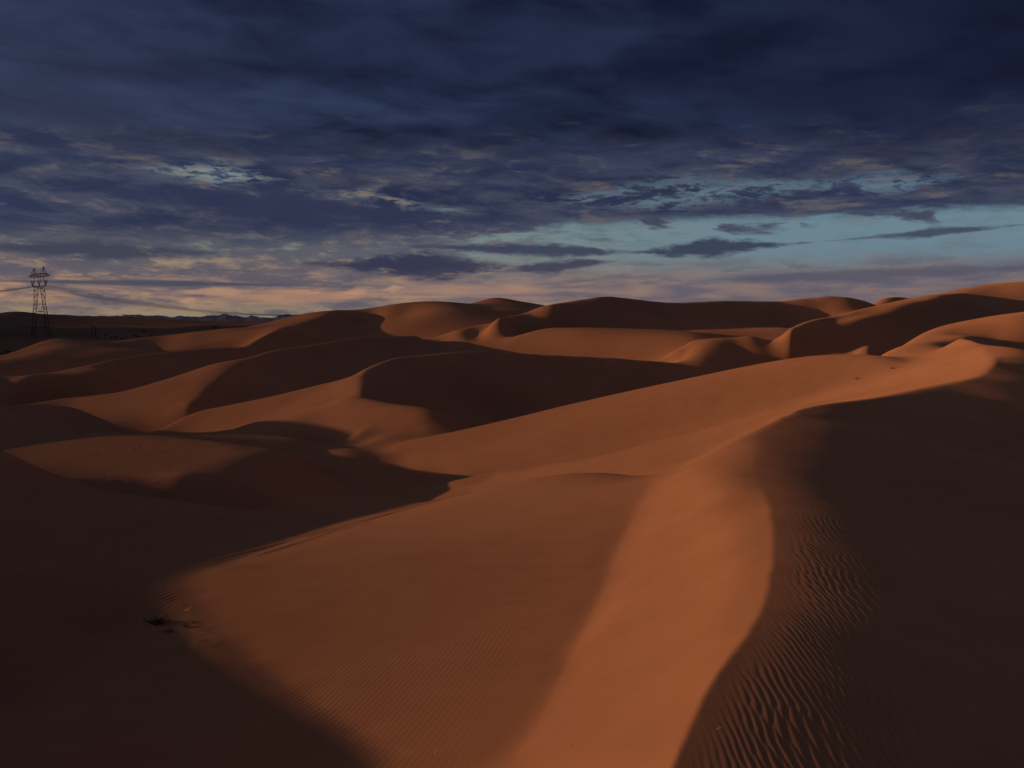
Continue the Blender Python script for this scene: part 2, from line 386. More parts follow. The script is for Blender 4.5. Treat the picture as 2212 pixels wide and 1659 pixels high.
    def gp(pts,z0,gx,gy):
        o=[]
        for a,b in pts:
            u,t=ray(a,b); Y=float(z0/(t-gx*u-gy)); o.append((float(u)*Y,Y,float(t)*Y))
        S.pts(o,.6)
    gp([(480,935),(531,915),(560,935),(600,905),(600,930),(640,895),(640,920),(650,945)],-18.18,.27,.1)
    # ---- M1
    S.curve([(64,872,205),(140,860,210),(266,844.5,209),(336,825,210),(392,808,212),(448,788,213),(490,779,214),(526,774,215)],behind=(.04,.008))
    S.curve([(526,774,215),(546,769,218),(588,756,226),(643,749,236),(727,735,252),(783,728,266),(839,726,280),(909,724,296)],crease=.85,right=[(12,.36)],behind=(.04,.006))
    S.curve([(526,774,215),(476,811,202),(437,847,190),(406,881,179)],crease=.6,left=[(3,.2),(8,.33)])
    S.curve([(650,850,192),(760,820,198),(520,878,184)],w=.4)
    # ---- M0
    S.curve([(-120,818,225),(0,814,232),(84,809,238),(168,793,246),(202,786,250)],crease=.6,behind=(.05,.006))
    S.curve([(202,786,250),(238,777,258),(280,770,268),(364,759,283),(448,752,297),(504,749,308)],crease=.8,right=[(12,.33)],behind=(.04,.006))
    # ---- L1 / F1 / F2 skyline
    S.curve([(-100,790,300),(0,768,310),(70,746,332),(109,735,345)],behind=(.05,.012))
    S.curve([(109,735,345),(154,737,350),(252,737,355),(308,730,360),(406,719,372),(476,716,380),(532,706,388),(587,694,393),(643,680,398),(685,673,401),(727,670,403),(755,671,408)],behind=(.06,.012))
    S.curve([(755,671,408),(811,663,417),(881,655,426),(937,653.5,436),(1024,656,446),(1040,648,462),(1063,642,465),(1091,644,465),(1118,650,465),(1165,657,465)],behind=(.08,.012))
    S.curve([(531,745,318),(559,728,326),(615,708,345),(657,698,365),(710,680,388),(740,670,405)],crease=.8,right=[(14,.33)])
    # ---- F3
    S.curve([(1062,681,300),(1104,681,306),(1146,670,318),(1188,658,330),(1202,655,331)],behind=(.04,.006))
    S.curve([(1202,655,331),(1258,646.5,335),(1308,639,340),(1342,642,344),(1398,649,350),(1454,653,355),(1510,651,360),(1566,648.5,365),(1681,649.5,370),(1747,644,371),(1794,639,372),(1831,641.5,374),(1868,649,376)],behind=(.06,.012),right=[(14,.4)],crease=.6)
    S.curve([(1887,648.5,415),(1909,646,420),(1929,643.5,425),(1947,646,430),(2000,650,435)],behind=(.05,.01))
    S.curve([(1235,712,292),(1272,723,294),(1314,728,296),(1398,728,298),(1440,722,300),(1482,715,302),(1566,711,305),(1681,707,306)])
    S.curve([(1112,722,284),(1150,714,285),(1196,707,287),(1230,711,289)],crease=.5,behind=(.03,.006))
    # ---- R2
    S.curve([(1485,736,226),(1515,732,224),(1552,733,224),(1580,736,224),(1681,737.5,222)],crease=.3,right=[(8,.25)],behind=(.04,.004))
    # ---- R1
    S.curve([(1705,710,215),(1713,702,218),(1761,688,226),(1817,679,234),(1845,669.5,238),(1887,660,244),(1947,647,252),(2013,637,262),(2069,633,272),(2153,641,277),(2212,649,280),(2320,662,283)],crease=.6,right=[(16,.34)],behind=(.04,.008))
    # ---- R0
    S.curve([(1947,647,330),(2013,637,335),(2041,634,336),(2097,622,340),(2153,612,345),(2212,608,350),(2330,606,355)],behind=(.1,.012))
    # ---- plain and far dunes
    S.curve([(-60,742,470),(0,744,470),(110,745,480),(250,738,500),(400,716,560),(500,707,620)])
    S.curve([(-60,728,640),(0,727,640),(90,728,630),(250,722,680),(400,706,760),(500,701,800)])
    S.curve([(-60,708,900),(0,707,900),(200,708,900),(400,702,1000),(500,701,1050)])
    # unseen high ridge added off the left edge to keep the plain in shade
    S.pts([(-470,430,2),(-485,500,24),(-500,580,34),(-520,680,38),(-560,800,36),(-640,920,30),(-840,1050,32),(-1000,1200,36)],1)
    S.pts([(-560,520,0),(-620,640,4),(-680,780,2),(-800,950,0),(-380,560,-9),(-400,660,-9),(-450,760,-9),(-540,920,-8),(-610,1040,-3),(-720,1180,12)],.5)
    S.curve([(-200,680,1150),(0,676.5,1180),(17,673,1180),(36,672,1180),(62,674,1190),(84,678,1200),(112,680,1200),(140,679,1220),(174,683.5,1240),(210,684,1250),(266,684,1280),(308,688,1300),(392,692,1350),(462,696,1400),(518,699,1450)],behind=(.15,.004))
    # far field level
    Y=np.full(60,2300.); u=np.linspace(-1.4,.9,60); S.pts(np.column_stack([u*Y,Y,np.full(60,-14.)]),.3)
# polygon (D coords), q, kind  ('e' equal, 'l' at most)
REG=[
([(1420,1045),(1470,1030),(1510,1030),(1540,1080),(1575,1160),(1580,1240),(1555,1340),(1510,1430),(1470,1510),(1410,1640),(1125,1640),(1180,1530),(1245,1400),(1310,1270),(1362,1150)],0.576,'e'),
([(990,1090),(1200,1060),(1390,1045),(1338,1130),(1278,1260),(1205,1400),(1140,1540),(1080,1640),(860,1640),(650,1500),(470,1370),(400,1270),(440,1230),(700,1150)],0.226,'e'),
([(800,970),(1043,930),(1286,885),(1510,840),(1681,805),(1890,785),(1960,800),(1850,850),(1700,880),(1590,935),(1450,1005),(1280,1025),(1060,1055),(990,1060),(930,1020),(880,985)],0.312,'e'),
([(1980,790),(2060,745),(2110,760),(2120,780),(2090,800),(1990,825)],0.306,'e'),
([(1930,765),(2041,735),(2140,710),(2205,695),(2205,735),(2110,722),(2050,728),(1980,755)],0.146,'e'),
([(830,785),(910,775),(1035,768),(1280,780),(1480,795),(1600,800),(1280,862),(1050,908),(950,880),(870,865),(810,850),(795,820)],-.22,'l'),
([(380,930),(531,882),(640,860),(740,825),(770,820),(765,850),(790,880),(900,905),(960,925),(800,955),(720,955),(690,900),(640,905),(580,930),(480,945)],0.326,'e'),
([(570,975),(680,975),(700,1030),(600,1060),(500,1040),(500,1000)],-.2,'l'),
([(20,950),(130,945),(250,945),(400,957),(515,972),(480,992),(430,1008),(260,1010),(150,1002),(90,990)],0.046,'e'),
([(0,885),(150,890),(230,920),(130,928),(0,930)],-.18,'l'),
([(120,872),(300,840),(420,805),(480,789),(450,812),(410,848),(380,872),(300,876),(220,878)],0.226,'e'),
([(560,775),(640,758),(780,738),(900,735),(900,750),(860,765),(800,780),(750,808),(700,825),(600,850),(480,875),(450,870),(490,820)],-.2,'l'),
([(215,790),(300,775),(450,758),(540,755),(520,770),(440,780),(380,805),(300,820),(240,812)],-.18,'l'),
([(0,820),(84,815),(160,798),(200,790),(195,803),(120,812),(60,822),(0,850)],0.066,'e'),
([(90,815),(180,815),(300,830),(240,845),(140,855),(60,865),(40,850)],-.17,'l'),
([(20,768),(70,752),(108,740),(130,745),(70,770),(0,785)],0.126,'e'),
([(140,745),(300,738),(320,750),(250,765),(150,775)],-0.054,'e'),
([(340,735),(410,725),(530,712),(600,695),(680,678),(700,678),(640,695),(570,720),(520,738),(440,745),(360,752)],0.156,'e'),
([(0,790),(150,785),(200,783),(150,795),(60,803),(0,805)],-.16,'l'),
([(570,735),(630,710),(700,685),(750,680),(765,705),(755,720),(700,730),(600,745)],-.2,'l'),
([(790,680),(880,665),(950,665),(900,690),(840,715),(790,718),(785,705)],0.166,'e'),
([(960,665),(1050,660),(1110,660),(1050,675),(980,685)],-0.034,'e'),
([(940,735),(1010,720),(1062,690),(1110,690),(1070,715),(1060,745),(960,752)],0.176,'e'),
([(1080,738),(1200,718),(1260,735),(1400,738),(1480,726),(1540,722),(1440,738),(1410,752),(1440,762),(1350,758),(1200,750),(1100,745)],0.226,'e'),
([(1090,690),(1150,675),(1190,662),(1195,680),(1130,695),(1090,715),(1070,710)],0.176,'e'),
([(1220,660),(1310,648),(1450,662),(1600,660),(1720,670),(1740,685),(1680,698),(1560,703),(1440,714),(1320,722),(1260,712),(1235,690)],-.2,'l'),
([(1690,655),(1790,645),(1850,652),(1820,668),(1740,668)],0.026,'e'),
([(1740,690),(1830,675),(1900,662),(2000,640),(2050,638),(1980,650),(1880,680),(1800,700),(1725,705)],0.066,'e'),
([(1750,720),(1850,705),(1950,680),(2050,655),(2200,660),(2205,678),(2100,705),(1950,748),(1890,765),(1760,770),(1640,785),(1560,790),(1540,745),(1600,742),(1680,745)],-.2,'l'),
([(2060,630),(2150,615),(2210,612),(2210,640),(2150,633)],0.046,'e'),
([(0,1000),(100,1040),(300,1090),(600,1110),(700,1115),(500,1180),(380,1240),(360,1290),(430,1390),(560,1490),(800,1650),(0,1650)],-.17,'l'),
([(130,1030),(300,1042),(425,1040),(450,1075),(300,1066),(200,1050)],-.17,'l'),
]
YR=[(9,37),(13,50),(55,142),(60,106),(112,160),(135,200),(108,172),(62,110),(70,110),(100,150),(175,216),(190,290),(235,305),(222,250),(205,245),(285,345),(290,360),(335,410),(230,310),(310,405),(360,440),(400,470),(260,330),(210,310),(285,335),(290,375),(340,376),(185,265),(150,272),(300,360),(0,0),(57,100)]
def inside(P,x,y):
    c=np.zeros(x.shape,bool); n=len(P)
    for i in range(n):
        x1,y1=P[i]; x2,y2=P[(i+1)%n]
        if y1==y2: continue
        m=((y1>y)!=(y2>y))&(x<(x2-x1)*(y-y1)/(y2-y1)+x1); c^=m
    return c
def samples():
    out=[]
    for k,(P,q,kind) in enumerate(REG):
        A=np.array(P,float); y0,y1=A[:,1].min(),A[:,1].max(); x0,x1=A[:,0].min(),A[:,0].max()
        ym=(y0+y1)/2
        sy=4 if ym<830 else (8 if ym<1000 else 26); sx=14 if ym<830 else (20 if ym<1000 else 34)
        gx,gy=np.meshgrid(np.arange(x0+sx/2,x1,sx),np.arange(y0+sy/2,y1,sy)); gx=gx+(np.arange(gx.shape[0])%2)[:,None]*sx/2
        m=inside(P,gx,gy)
        for a,b in zip(gx[m],gy[m]): out.append((a,b,q,0 if kind=='e' else 1,k))
    return np.array(out)
# ------------------------------------------------------------------ terrain: solve, refine, ripple, build
def hs(H,x,y):
    x=np.asarray(x,float); y=np.asarray(y,float)
    ti=np.clip((np.arctan2(x,y)-TH0)/(TH1-TH0)*(H.shape[0]-1),0,H.shape[0]-1.001); rj=np.clip((np.log(np.hypot(x,y))-R0)/(R1-R0)*(H.shape[1]-1),0,H.shape[1]-1.001)
    i=ti.astype(int); j=rj.astype(int); a=ti-i; b=rj-j
    return H[i,j]*(1-a)*(1-b)+H[i+1,j]*a*(1-b)+H[i,j+1]*(1-a)*b+H[i+1,j+1]*a*b
def cast(H,dx,dy,ymin=5):
    u,t=ray(dx,dy); u=np.atleast_1d(u); t=np.atleast_1d(t)
    Y=np.exp(np.linspace(math.log(ymin),math.log(2400),1400)); x=u[:,None]*Y[None,:]
    hit=hs(H,x,np.broadcast_to(Y,x.shape))/Y[None,:]>=t[:,None]
    k=hit.argmax(1); return u*Y[k],Y[k],hit.any(1)
def solve_terrain(iters=4,verbose=False):
    S=Solver(); define(S); L=((110,144,400),(220,288,250))
    H=S.solve(levels=L); P=samples(); yr=np.array(YR)[P[:,4].astype(int)]
    for it in range(iters):
        x,y,ok=cast(H,P[:,0],P[:,1]); ok&=(y>=yr[:,0])&(y<=yr[:,1])
        d=np.maximum(np.hypot(x,y)*.02,.25)
        q=(hs(H,x+SDX*d,y+SDY*d)-hs(H,x-SDX*d,y-SDY*d))/(2*d)
        act=ok&((P[:,3]==0)|(q>P[:,2]-0.03))
        S.slo=[np.column_stack([x,y,P[:,2],np.ones(len(P))])[act]]
        H=S.solve(levels=L if it<iters-1 else L+((540,576,220),))
    return H
def hash2(ix,iy,seed):
    h=(ix.astype(np.int64)*374761393+iy.astype(np.int64)*668265263+seed*974711)&0xffffffff
    h=((h^(h>>13))*1274126177)&0xffffffff; h=h^(h>>16)
    return (h&0xffff)/65535.0
def vnoise(x,y,seed=0):
    ix=np.floor(x); iy=np.floor(y); fx=x-ix; fy=y-iy; fx=fx*fx*fx*(fx*(6*fx-15)+10); fy=fy*fy*fy*(fy*(6*fy-15)+10)
    a=hash2(ix,iy,seed);b=hash2(ix+1,iy,seed);c=hash2(ix,iy+1,seed);d=hash2(ix+1,iy+1,seed)
    return (a*(1-fx)+b*fx)*(1-fy)+(c*(1-fx)+d*fx)*fy*1.0
def fbm(x,y,seed=0,o=3):
    s=0;a=.5
    for k in range(o): s=s+a*(vnoise(x*2**k,y*2**k,seed+k)-.5)*2; a*=.5
    return s
def stp(a,b,x): t=np.clip((x-a)/(b-a),0,1); return t*t*(3-2*t)
def crest_x(y):
    """x of the foreground crest as a function of distance"""
    P=CREST; return np.interp(y,P[:,1],P[:,0])
def valley_x(y): return np.interp(y,VALLEY[:,1],VALLEY[:,0])
def wave(ph,sharp=.35):
    s=np.sin(ph); return s+sharp*.5*np.cos(2*ph)
def ripples(x,y):
    """height of the wind ripples (metres) on the near sand"""
    h=np.zeros_like(x); cx=crest_x(y); vx=valley_x(y)
    w1=fbm(x*.55,y*.22,11); w2=fbm(x*1.6,y*.45,23); w3=fbm(x*.25,y*.25,31)
    # straight fine ripples on the basin floor
    m=stp(.2,-2.2,x-vx)*stp(44,30,y)*(.55+.45*stp(-.35,.25,w3))
    lead=stp(-1.5,-7,x-vx)
    ph=2*math.pi*((x*.976-y*.216)/.138)+w1*2.6+w2*1.1*(.4+lead)
    h+=m*.0032*wave(ph)*(.45+.55*lead)
    # wavy branching ripples on the dark stoss side right of the crest
    m=stp(.0,.9,x-cx)*stp(30,17,y)*(.5+.5*stp(-.5,.1,w3))
    w4=fbm(x*.5,y*.30,41); w5=fbm(x*1.3,y*.7,47); w6=fbm(x*3.,y*1.5,53,2)
    ph=2*math.pi*((x*.995-y*.05)/.098)+w4*12.0+w5*5.5+w6*1.0
    ph2=2*math.pi*((x*.97-y*.20)/.15)+w5*8+w4*5+2.0
    k=.5+.5*np.clip(w5*2.5,-1,1)
    h+=m*stp(7,4,x-cx)*(.0019*wave(ph,.5)*(1-.4*k)+.0017*wave(ph2,.5)*k)*stp(-.55,.15,w4+w6*.4+.25)
    # coarse ripples at the far left
    m=stp(-9.5,-12.5,x+.12*(y-26))*stp(17,20,y)*stp(36,29,y)
    ph=2*math.pi*((x*.97-y*.24)/.24)+w4*6+w5*2.4
    h+=m*.024*wave(ph,.4)
    # faint avalanche streaks on the slip face below the crest
    m=stp(-2.2,-.2,x-cx)*stp(.25,-.05,x-cx)*stp(24,9,y)
    h+=m*.004*fbm(y*4.5+x*1.2,x*.35,61,2)
    # eroded laminae along the shadow edge at the far rim of the basin
    ax,ay,bx,by=-14.2,33.5,-2.5,48.2
    L=math.hypot(bx-ax,by-ay); tx,ty=(bx-ax)/L,(by-ay)/L
    s=(x-ax)*tx+(y-ay)*ty; d=(x-ax)*ty-(y-ay)*tx
    m=stp(-1.8,.2,d)*stp(4.2,1.2,d)*stp(0,4,s)*stp(L+1,L-3,s)
    g=fbm(s*.16,d*1.25,71,3)+.35*fbm(s*.5,d*3.2,83,2)
    g2=fbm(s*.35,d*4.5,75,3)
    h+=m*(.035*g+.022*stp(.06,.16,g)+.016*g2-.03*stp(.12,.02,np.abs(g+.30))*stp(7,9,s)*stp(14,12,s))
    # patch of bigger ripples on the low dune to the left
    m=stp(58,64,y)*stp(100,88,y)*stp(-22,-28,x)*stp(-48,-38,x)
    h+=m*.035*wave(2*math.pi*(x*.85-y*.5)/.9+w4*4,.4)*(.4+.6*stp(-.1,.3,w3))
    # broken ground in the lower left near the shrub
    r=np.hypot(x+9.6,(y-24.6)); h+=.035*stp(2.6,.4,r)*fbm(x*2.2,y*2.2,91,3)
    # very gentle unevenness everywhere
    h+=.012*fbm(x*.35,y*.35,97,2)*stp(90,30,y)+.10*fbm(x*.03,y*.03,99,2)*stp(60,200,y)
    return h
def build_terrain():
    global CREST,VALLEY
    g=lambda P:np.array([(ray(a,b)[0]*Y,Y) for a,b,Y in P])
    CREST=np.vstack([[(-.5,3),(.5,6)],g([(1450,1659,9.2),(1520,1501,11.2),(1555,1444,12.2),(1613,1369,13.8),(1648,1303,15.6),(1663,1237,17.6),(1668,1158,21),(1657,1083,25.5),(1632,1026,30.4),(1630,973,35.3),(1648,938,39)])])
    VALLEY=np.vstack([[(-.3,3)],g([(1100,1659,12.9),(1160,1560,15),(1225,1430,18.5),(1290,1300,22.8),(1350,1150,29.5),(1411,1032,35.5)])])
    H=solve_terrain()
    G=H.copy(); G[1:-1]=(H[:-2]+2*H[1:-1]+H[2:])/4; H=G.copy(); H[:,1:-1]=(G[:,:-2]+2*G[:,1:-1]+G[:,2:])/4
    cols=[]; a=-math.pi
    def spread(a0,a1,n): return list(np.linspace(a0,a1,n,endpoint=False))
    th=np.array(spread(-math.pi,-1.3,24)+spread(-1.3,-.66,60)+spread(-.66,.62,900 if FINE else 500)+spread(.62,.95,30)+spread(.95,math.pi,26))
    f=1.0 if FINE else 2.2
    def rows(r0,r1,d): return list(np.arange(math.log(r0),math.log(r1),d*f))
    rho=np.array(rows(2.3,8,.012)+rows(8,32,.0021)+rows(32,62,.003)+rows(62,480,.0052)+rows(480,2550,.012))
    ti=np.clip((th-TH0)/(TH1-TH0),0,1)*(H.shape[0]-1); rj=(rho-R0)/(R1-R0)*(H.shape[1]-1)
    Z=cubic(H,ti,rj)
    r=np.exp(rho); X=np.sin(th)[:,None]*r; Y=np.cos(th)[:,None]*r
    # outside the solved sector the sand runs out to a low even level
    out=np.clip(np.maximum(TH0-th,th-TH1)/.5,0,1); out=out*out*(3-2*out)
    Z=Z*(1-out)[:,None]+(-6-np.minimum(r,80)*.08+1.2*fbm(X*.03,Y*.03,5))*out[:,None]*1.0
    near=r<110
    Z[:,near]+=ripples(X[:,near],Y[:,near])
    Z[:,~near]+=ripples(X[:,~near],Y[:,~near])
    nt,nr=Z.shape
    # far rings to the horizon and a fan under the camera
    far=np.array([3200.,6000,14000,32000,60000])
    Xf=np.sin(th)[:,None]*far; Yf=np.cos(th)[:,None]*far; Zf=np.full((nt,len(far)),-14.0)
    X=np.hstack([X,Xf]);Y=np.hstack([Y,Yf]);Z=np.hstack([Z,Zf]); nr+=len(far)
    V=np.stack([X,Y,Z],2).reshape(-1,3); V=np.vstack([V,[(0,0,-1.75)]])
    i=np.arange(nt)[:,None]; j=np.arange(nr-1)[None,:]; i2=(i+1)%nt
    Q=np.stack([i*nr+j,i*nr+j+1,i2*nr+j+1,i2*nr+j],2).reshape(-1,4)
    T=np.stack([np.full(nt,nt*nr),np.arange(nt)*nr,((np.arange(nt)+1)%nt)*nr],1)
    me=bpy.data.meshes.new('sand_dunes'); me.vertices.add(len(V)); me.vertices.foreach_set('co',V.astype(np.float32).ravel())
    nl=Q.size+T.size; me.loops.add(nl); me.loops.foreach_set('vertex_index',np.concatenate([Q[:,::-1].ravel(),T[:,::-1].ravel()]).astype(np.int32))
    ls=np.concatenate([np.arange(len(Q))*4,len(Q)*4+np.arange(len(T))*3]); me.polygons.add(len(ls)); me.polygons.foreach_set('loop_start',ls.astype(np.int32))
    me.polygons.foreach_set('use_smooth',np.ones(len(ls),bool)); me.update(calc_edges=True)
    ob=bpy.data.objects.new('sand_dunes',me); COL.objects.link(ob); ob['kind']='structure'
    me.materials.append(sand_material())
    if me.polygons[0].normal.z<0: me.flip_normals()
    return H
def sand_material():
    m=bpy.data.materials.new('sand'); m.use_nodes=True; nt=m.node_tree; nt.nodes.clear(); E.nt=nt
    out=nt.nodes.new('ShaderNodeOutputMaterial'); b=nt.nodes.new('ShaderNodeBsdfDiffuse'); nt.links.new(b.outputs[0],out.inputs[0]); b.inputs['Roughness'].default_value=.9
    g=nt.nodes.new('ShaderNodeNewGeometry'); sp=nt.nodes.new('ShaderNodeSeparateXYZ'); nt.links.new(g.outputs['Position'],sp.inputs[0]); P=g.outputs['Position']
    big=noise(P,.05,3,.5); mid=noise(P,.6,4,.6); grain=noise(P,46,3,.8)
    x,y,z=(E(sp.outputs[i]) for i in range(3))
    c=mixc(sstep(.35,.65,big*.6+mid*.4),(.345,.196,.121),(.415,.245,.158))
    c=mixc(sstep(.36,.66,grain)*.55,c,(.31,.17,.102))
    # scrubby plain beyond the dunes: shade painted in as a darker ground colour
    plain=sstep(0,40,y-415-emax(x+130,0.0)*1.0)
    c=mixc(plain*.62,c,mixc(sstep(.4,.6,noise(P,.02,5,.65)),(.17,.115,.09),(.10,.075,.065)))
    nt.links.new(c,b.inputs['Color'])
    bp=nt.nodes.new('ShaderNodeBump'); bp.inputs['Strength'].default_value=.35; bp.inputs['Distance'].default_value=.012
    nt.links.new(noise(P,55,3,.7).s,bp.inputs['Height']); nt.links.new(bp.outputs[0],b.inputs['Normal'])
    return m
H=build_terrain()
# ------------------------------------------------------------------ object helpers
class MB:
    def __init__(s): s.v=[]; s.f=[]
    def bar(s,a,b,w,w2=None,n=4):
        a=Vector(a); b=Vector(b); d=b-a
        if d.length<1e-6: return s
        d.normalize(); u=d.orthogonal().normalized(); v=d.cross(u); w2=w if w2 is None else w2; k=len(s.v)
        for p,r in ((a,w/2),(b,w2/2)):
            for i in range(n):
                t=2*math.pi*(i+.5)/n; s.v.append(tuple(p+(u*math.cos(t)+v*math.sin(t))*r*1.3))
        for i in range(n): s.f.append((k+i,k+(i+1)%n,k+n+(i+1)%n,k+n+i))
        s.f.append(tuple(k+n-1-i for i in range(n))); s.f.append(tuple(k+n+i for i in range(n))); return s
    def path(s,pts,w,w2=None,n=5):
        w2=w if w2 is None else w2; m=len(pts)-1
        for i in range(m):
            s.bar(pts[i],pts[i+1],w+(w2-w)*i/m,w+(w2-w)*(i+1)/m,n)
        return s
    def ball(s,c,r,seg=8,ring=6):
        k=len(s.v)
        for i in range(ring+1):
            ph=math.pi*i/ring
            for j in range(seg):
                t=2*math.pi*j/seg; s.v.append((c[0]+r*math.sin(ph)*math.cos(t),c[1]+r*math.sin(ph)*math.sin(t),c[2]+r*math.cos(ph)))
        for i in range(ring):
            for j in range(seg):
                s.f.append((k+i*seg+j,k+(i+1)*seg+j,k+(i+1)*seg+(j+1)%seg,k+i*seg+(j+1)%seg))
        return s
    def leaf(s,p,d,l,w,rnd):
        d=Vector(d).normalized(); u=d.orthogonal().normalized(); u.rotate(__import__('mathutils').Quaternion(d,rnd.uniform(0,6.28)))
        p=Vector(p); k=len(s.v); bend=d.cross(u)*l*rnd.uniform(-.2,.2)
        for q in (p,p+d*l*.45+u*w/2+bend,p+d*l,p+d*l*.45-u*w/2+bend): s.v.append(tuple(q))
        s.f.append((k,k+1,k+2,k+3)); return s
    def build(s,name,mat,parent=None,loc=None,smooth=False):
        me=bpy.data.meshes.new(name); me.from_pydata(s.v,[],s.f); me.update(); me.materials.append(mat)
        if smooth: me.polygons.foreach_set('use_smooth',[True]*len(me.polygons))
        o=bpy.data.objects.new(name,me); COL.objects.link(o)
        if parent: o.parent=parent
        if loc: o.location=loc
        return o
def tag(o,label,cat,group=None):
    o['label']=label; o['category']=cat
    if group: o['group']=group
    return o
def empty(name,loc,rz=0.0):
    o=bpy.data.objects.new(name,None); COL.objects.link(o); o.location=loc; o.rotation_euler=(0,0,rz); o.empty_display_size=.2; return o
def mat(name,c,rough=.8,metal=0.0,var=None,scale=3.0):
    m=bpy.data.materials.new(name); m.use_nodes=True; nt=m.node_tree; E.nt=nt; b=nt.nodes['Principled BSDF']
    b.inputs['Roughness'].default_value=rough; b.inputs['Metallic'].default_value=metal
    if var:
        g=nt.nodes.new('ShaderNodeNewGeometry'); nt.links.new(mixc(sstep(.35,.65,noise(g.outputs['Position'],scale,4,.6)),c,var),b.inputs['Base Color'])
    else: b.inputs['Base Color'].default_value=(*c,1)
    return m
M_STEEL=mat('weathered_galvanised_steel',(.022,.020,.018),.8,.0,(.04,.034,.028),1.5)
M_INS=mat('dark_glazed_porcelain',(.02,.018,.018),.5)
M_WIRE=mat('aluminium_conductor',(.05,.048,.05),.7)
M_WOOD=mat('creosoted_wood',(.035,.022,.016),.9,0,(.055,.032,.022),2.0)
M_LEAF=mat('dark_scrub_leaf',(.042,.046,.032),.9,0,(.06,.06,.04),6.0)
M_TWIG=mat('dry_twig',(.11,.085,.06),.9,0,(.16,.12,.08),9.0)
M_STRAW=mat('pale_straw',(.42,.30,.17),.9,0,(.5,.37,.22),9.0)
M_ROCK=mat('haze_blue_rock',(.018,.026,.052),.95,0,(.024,.034,.064),.004); M_ROCK.node_tree.nodes['Principled BSDF'].inputs['Specular IOR Level'].default_value=0.05  # blue of the distant air is painted into the rock colour
def S2D(sx,sy): return sx*.8848,sy*.8848         # photo pixels -> display coordinates
def spot(sx,sy,ymin):
    dx,dy=S2D(sx,sy); x,y,ok=cast(H,[dx],[dy],ymin); x,y=float(x[0]),float(y[0]); return x,y,float(hs(H,x,y))
def onground(x,y): 
    z=float(hs(H,x,y))
    if math.hypot(x,y)<110: z+=float(ripples(np.array([x]),np.array([y]))[0])
    return z
# ------------------------------------------------------------------ mountains on the horizon
def build_mountains():
    prof=[(-400,774),(0,774),(120,773),(250,772),(306,771.4),(334,767.6),(352,770),(372,770.6),(400,773),(419,775),(446,772),(481,774),(503,771.4),(519,770.6),(532,771.7),(554,766.5),(568,769),(578,770),(589,773),(604,773.6),(615,770),(631,771.7),(650,772),(671,775),(681,770),(696,767.6),(711,767.6),(724,769),(800,766),(950,770),(1100,768),(1300,764),(1500,770),(1800,766),(2200,769),(2700,771),(3200,773)]
    px=np.array([p[0] for p in prof],float); pz=np.array([p[1] for p in prof],float)
    nx,ny=1500,46; Y0,Y1=11200.0,15500.0
    sx=np.linspace(-400,3200,nx); u=(sx-1250)/2226.6; crest=np.interp(sx,px,pz)
    v=np.linspace(0,1,ny)
    yc=12500.; top=(786.5-crest)/2226.6*yc
    X=np.zeros((nx,ny));Y=np.zeros((nx,ny));Z=np.zeros((nx,ny))
    for k in range(ny):
        y=Y0+(Y1-Y0)*v[k]; X[:,k]=u*y; Y[:,k]=y
        f=(y-Y0)/(yc-Y0) if y<yc else 1-(y-yc)/(Y1-yc); f=max(f,0)**.8
        r=np.abs(fbm(X[:,k]/420,Y[:,k]/420,201,4)); spur=1-1.25*r
        ragged=1+.22*fbm(X[:,k]/70,Y[:,k]/200,207,3)*f
        Z[:,k]=-16+(top+16)*np.clip(f*(.55+.45*spur)*ragged if k not in () else f,0,1.25)*1.06
    V=np.stack([X,Y,Z],2).reshape(-1,3); i=np.arange(nx-1)[:,None]; j=np.arange(ny-1)[None,:]
    Q=np.stack([i*ny+j,(i+1)*ny+j,(i+1)*ny+j+1,i*ny+j+1],2).reshape(-1,4)
    me=bpy.data.meshes.new('mountains'); me.from_pydata(V.tolist(),[],Q.tolist()); me.update(); me.materials.append(M_ROCK)
    o=bpy.data.objects.new('mountains',me); COL.objects.link(o); o['kind']='structure'
build_mountains()
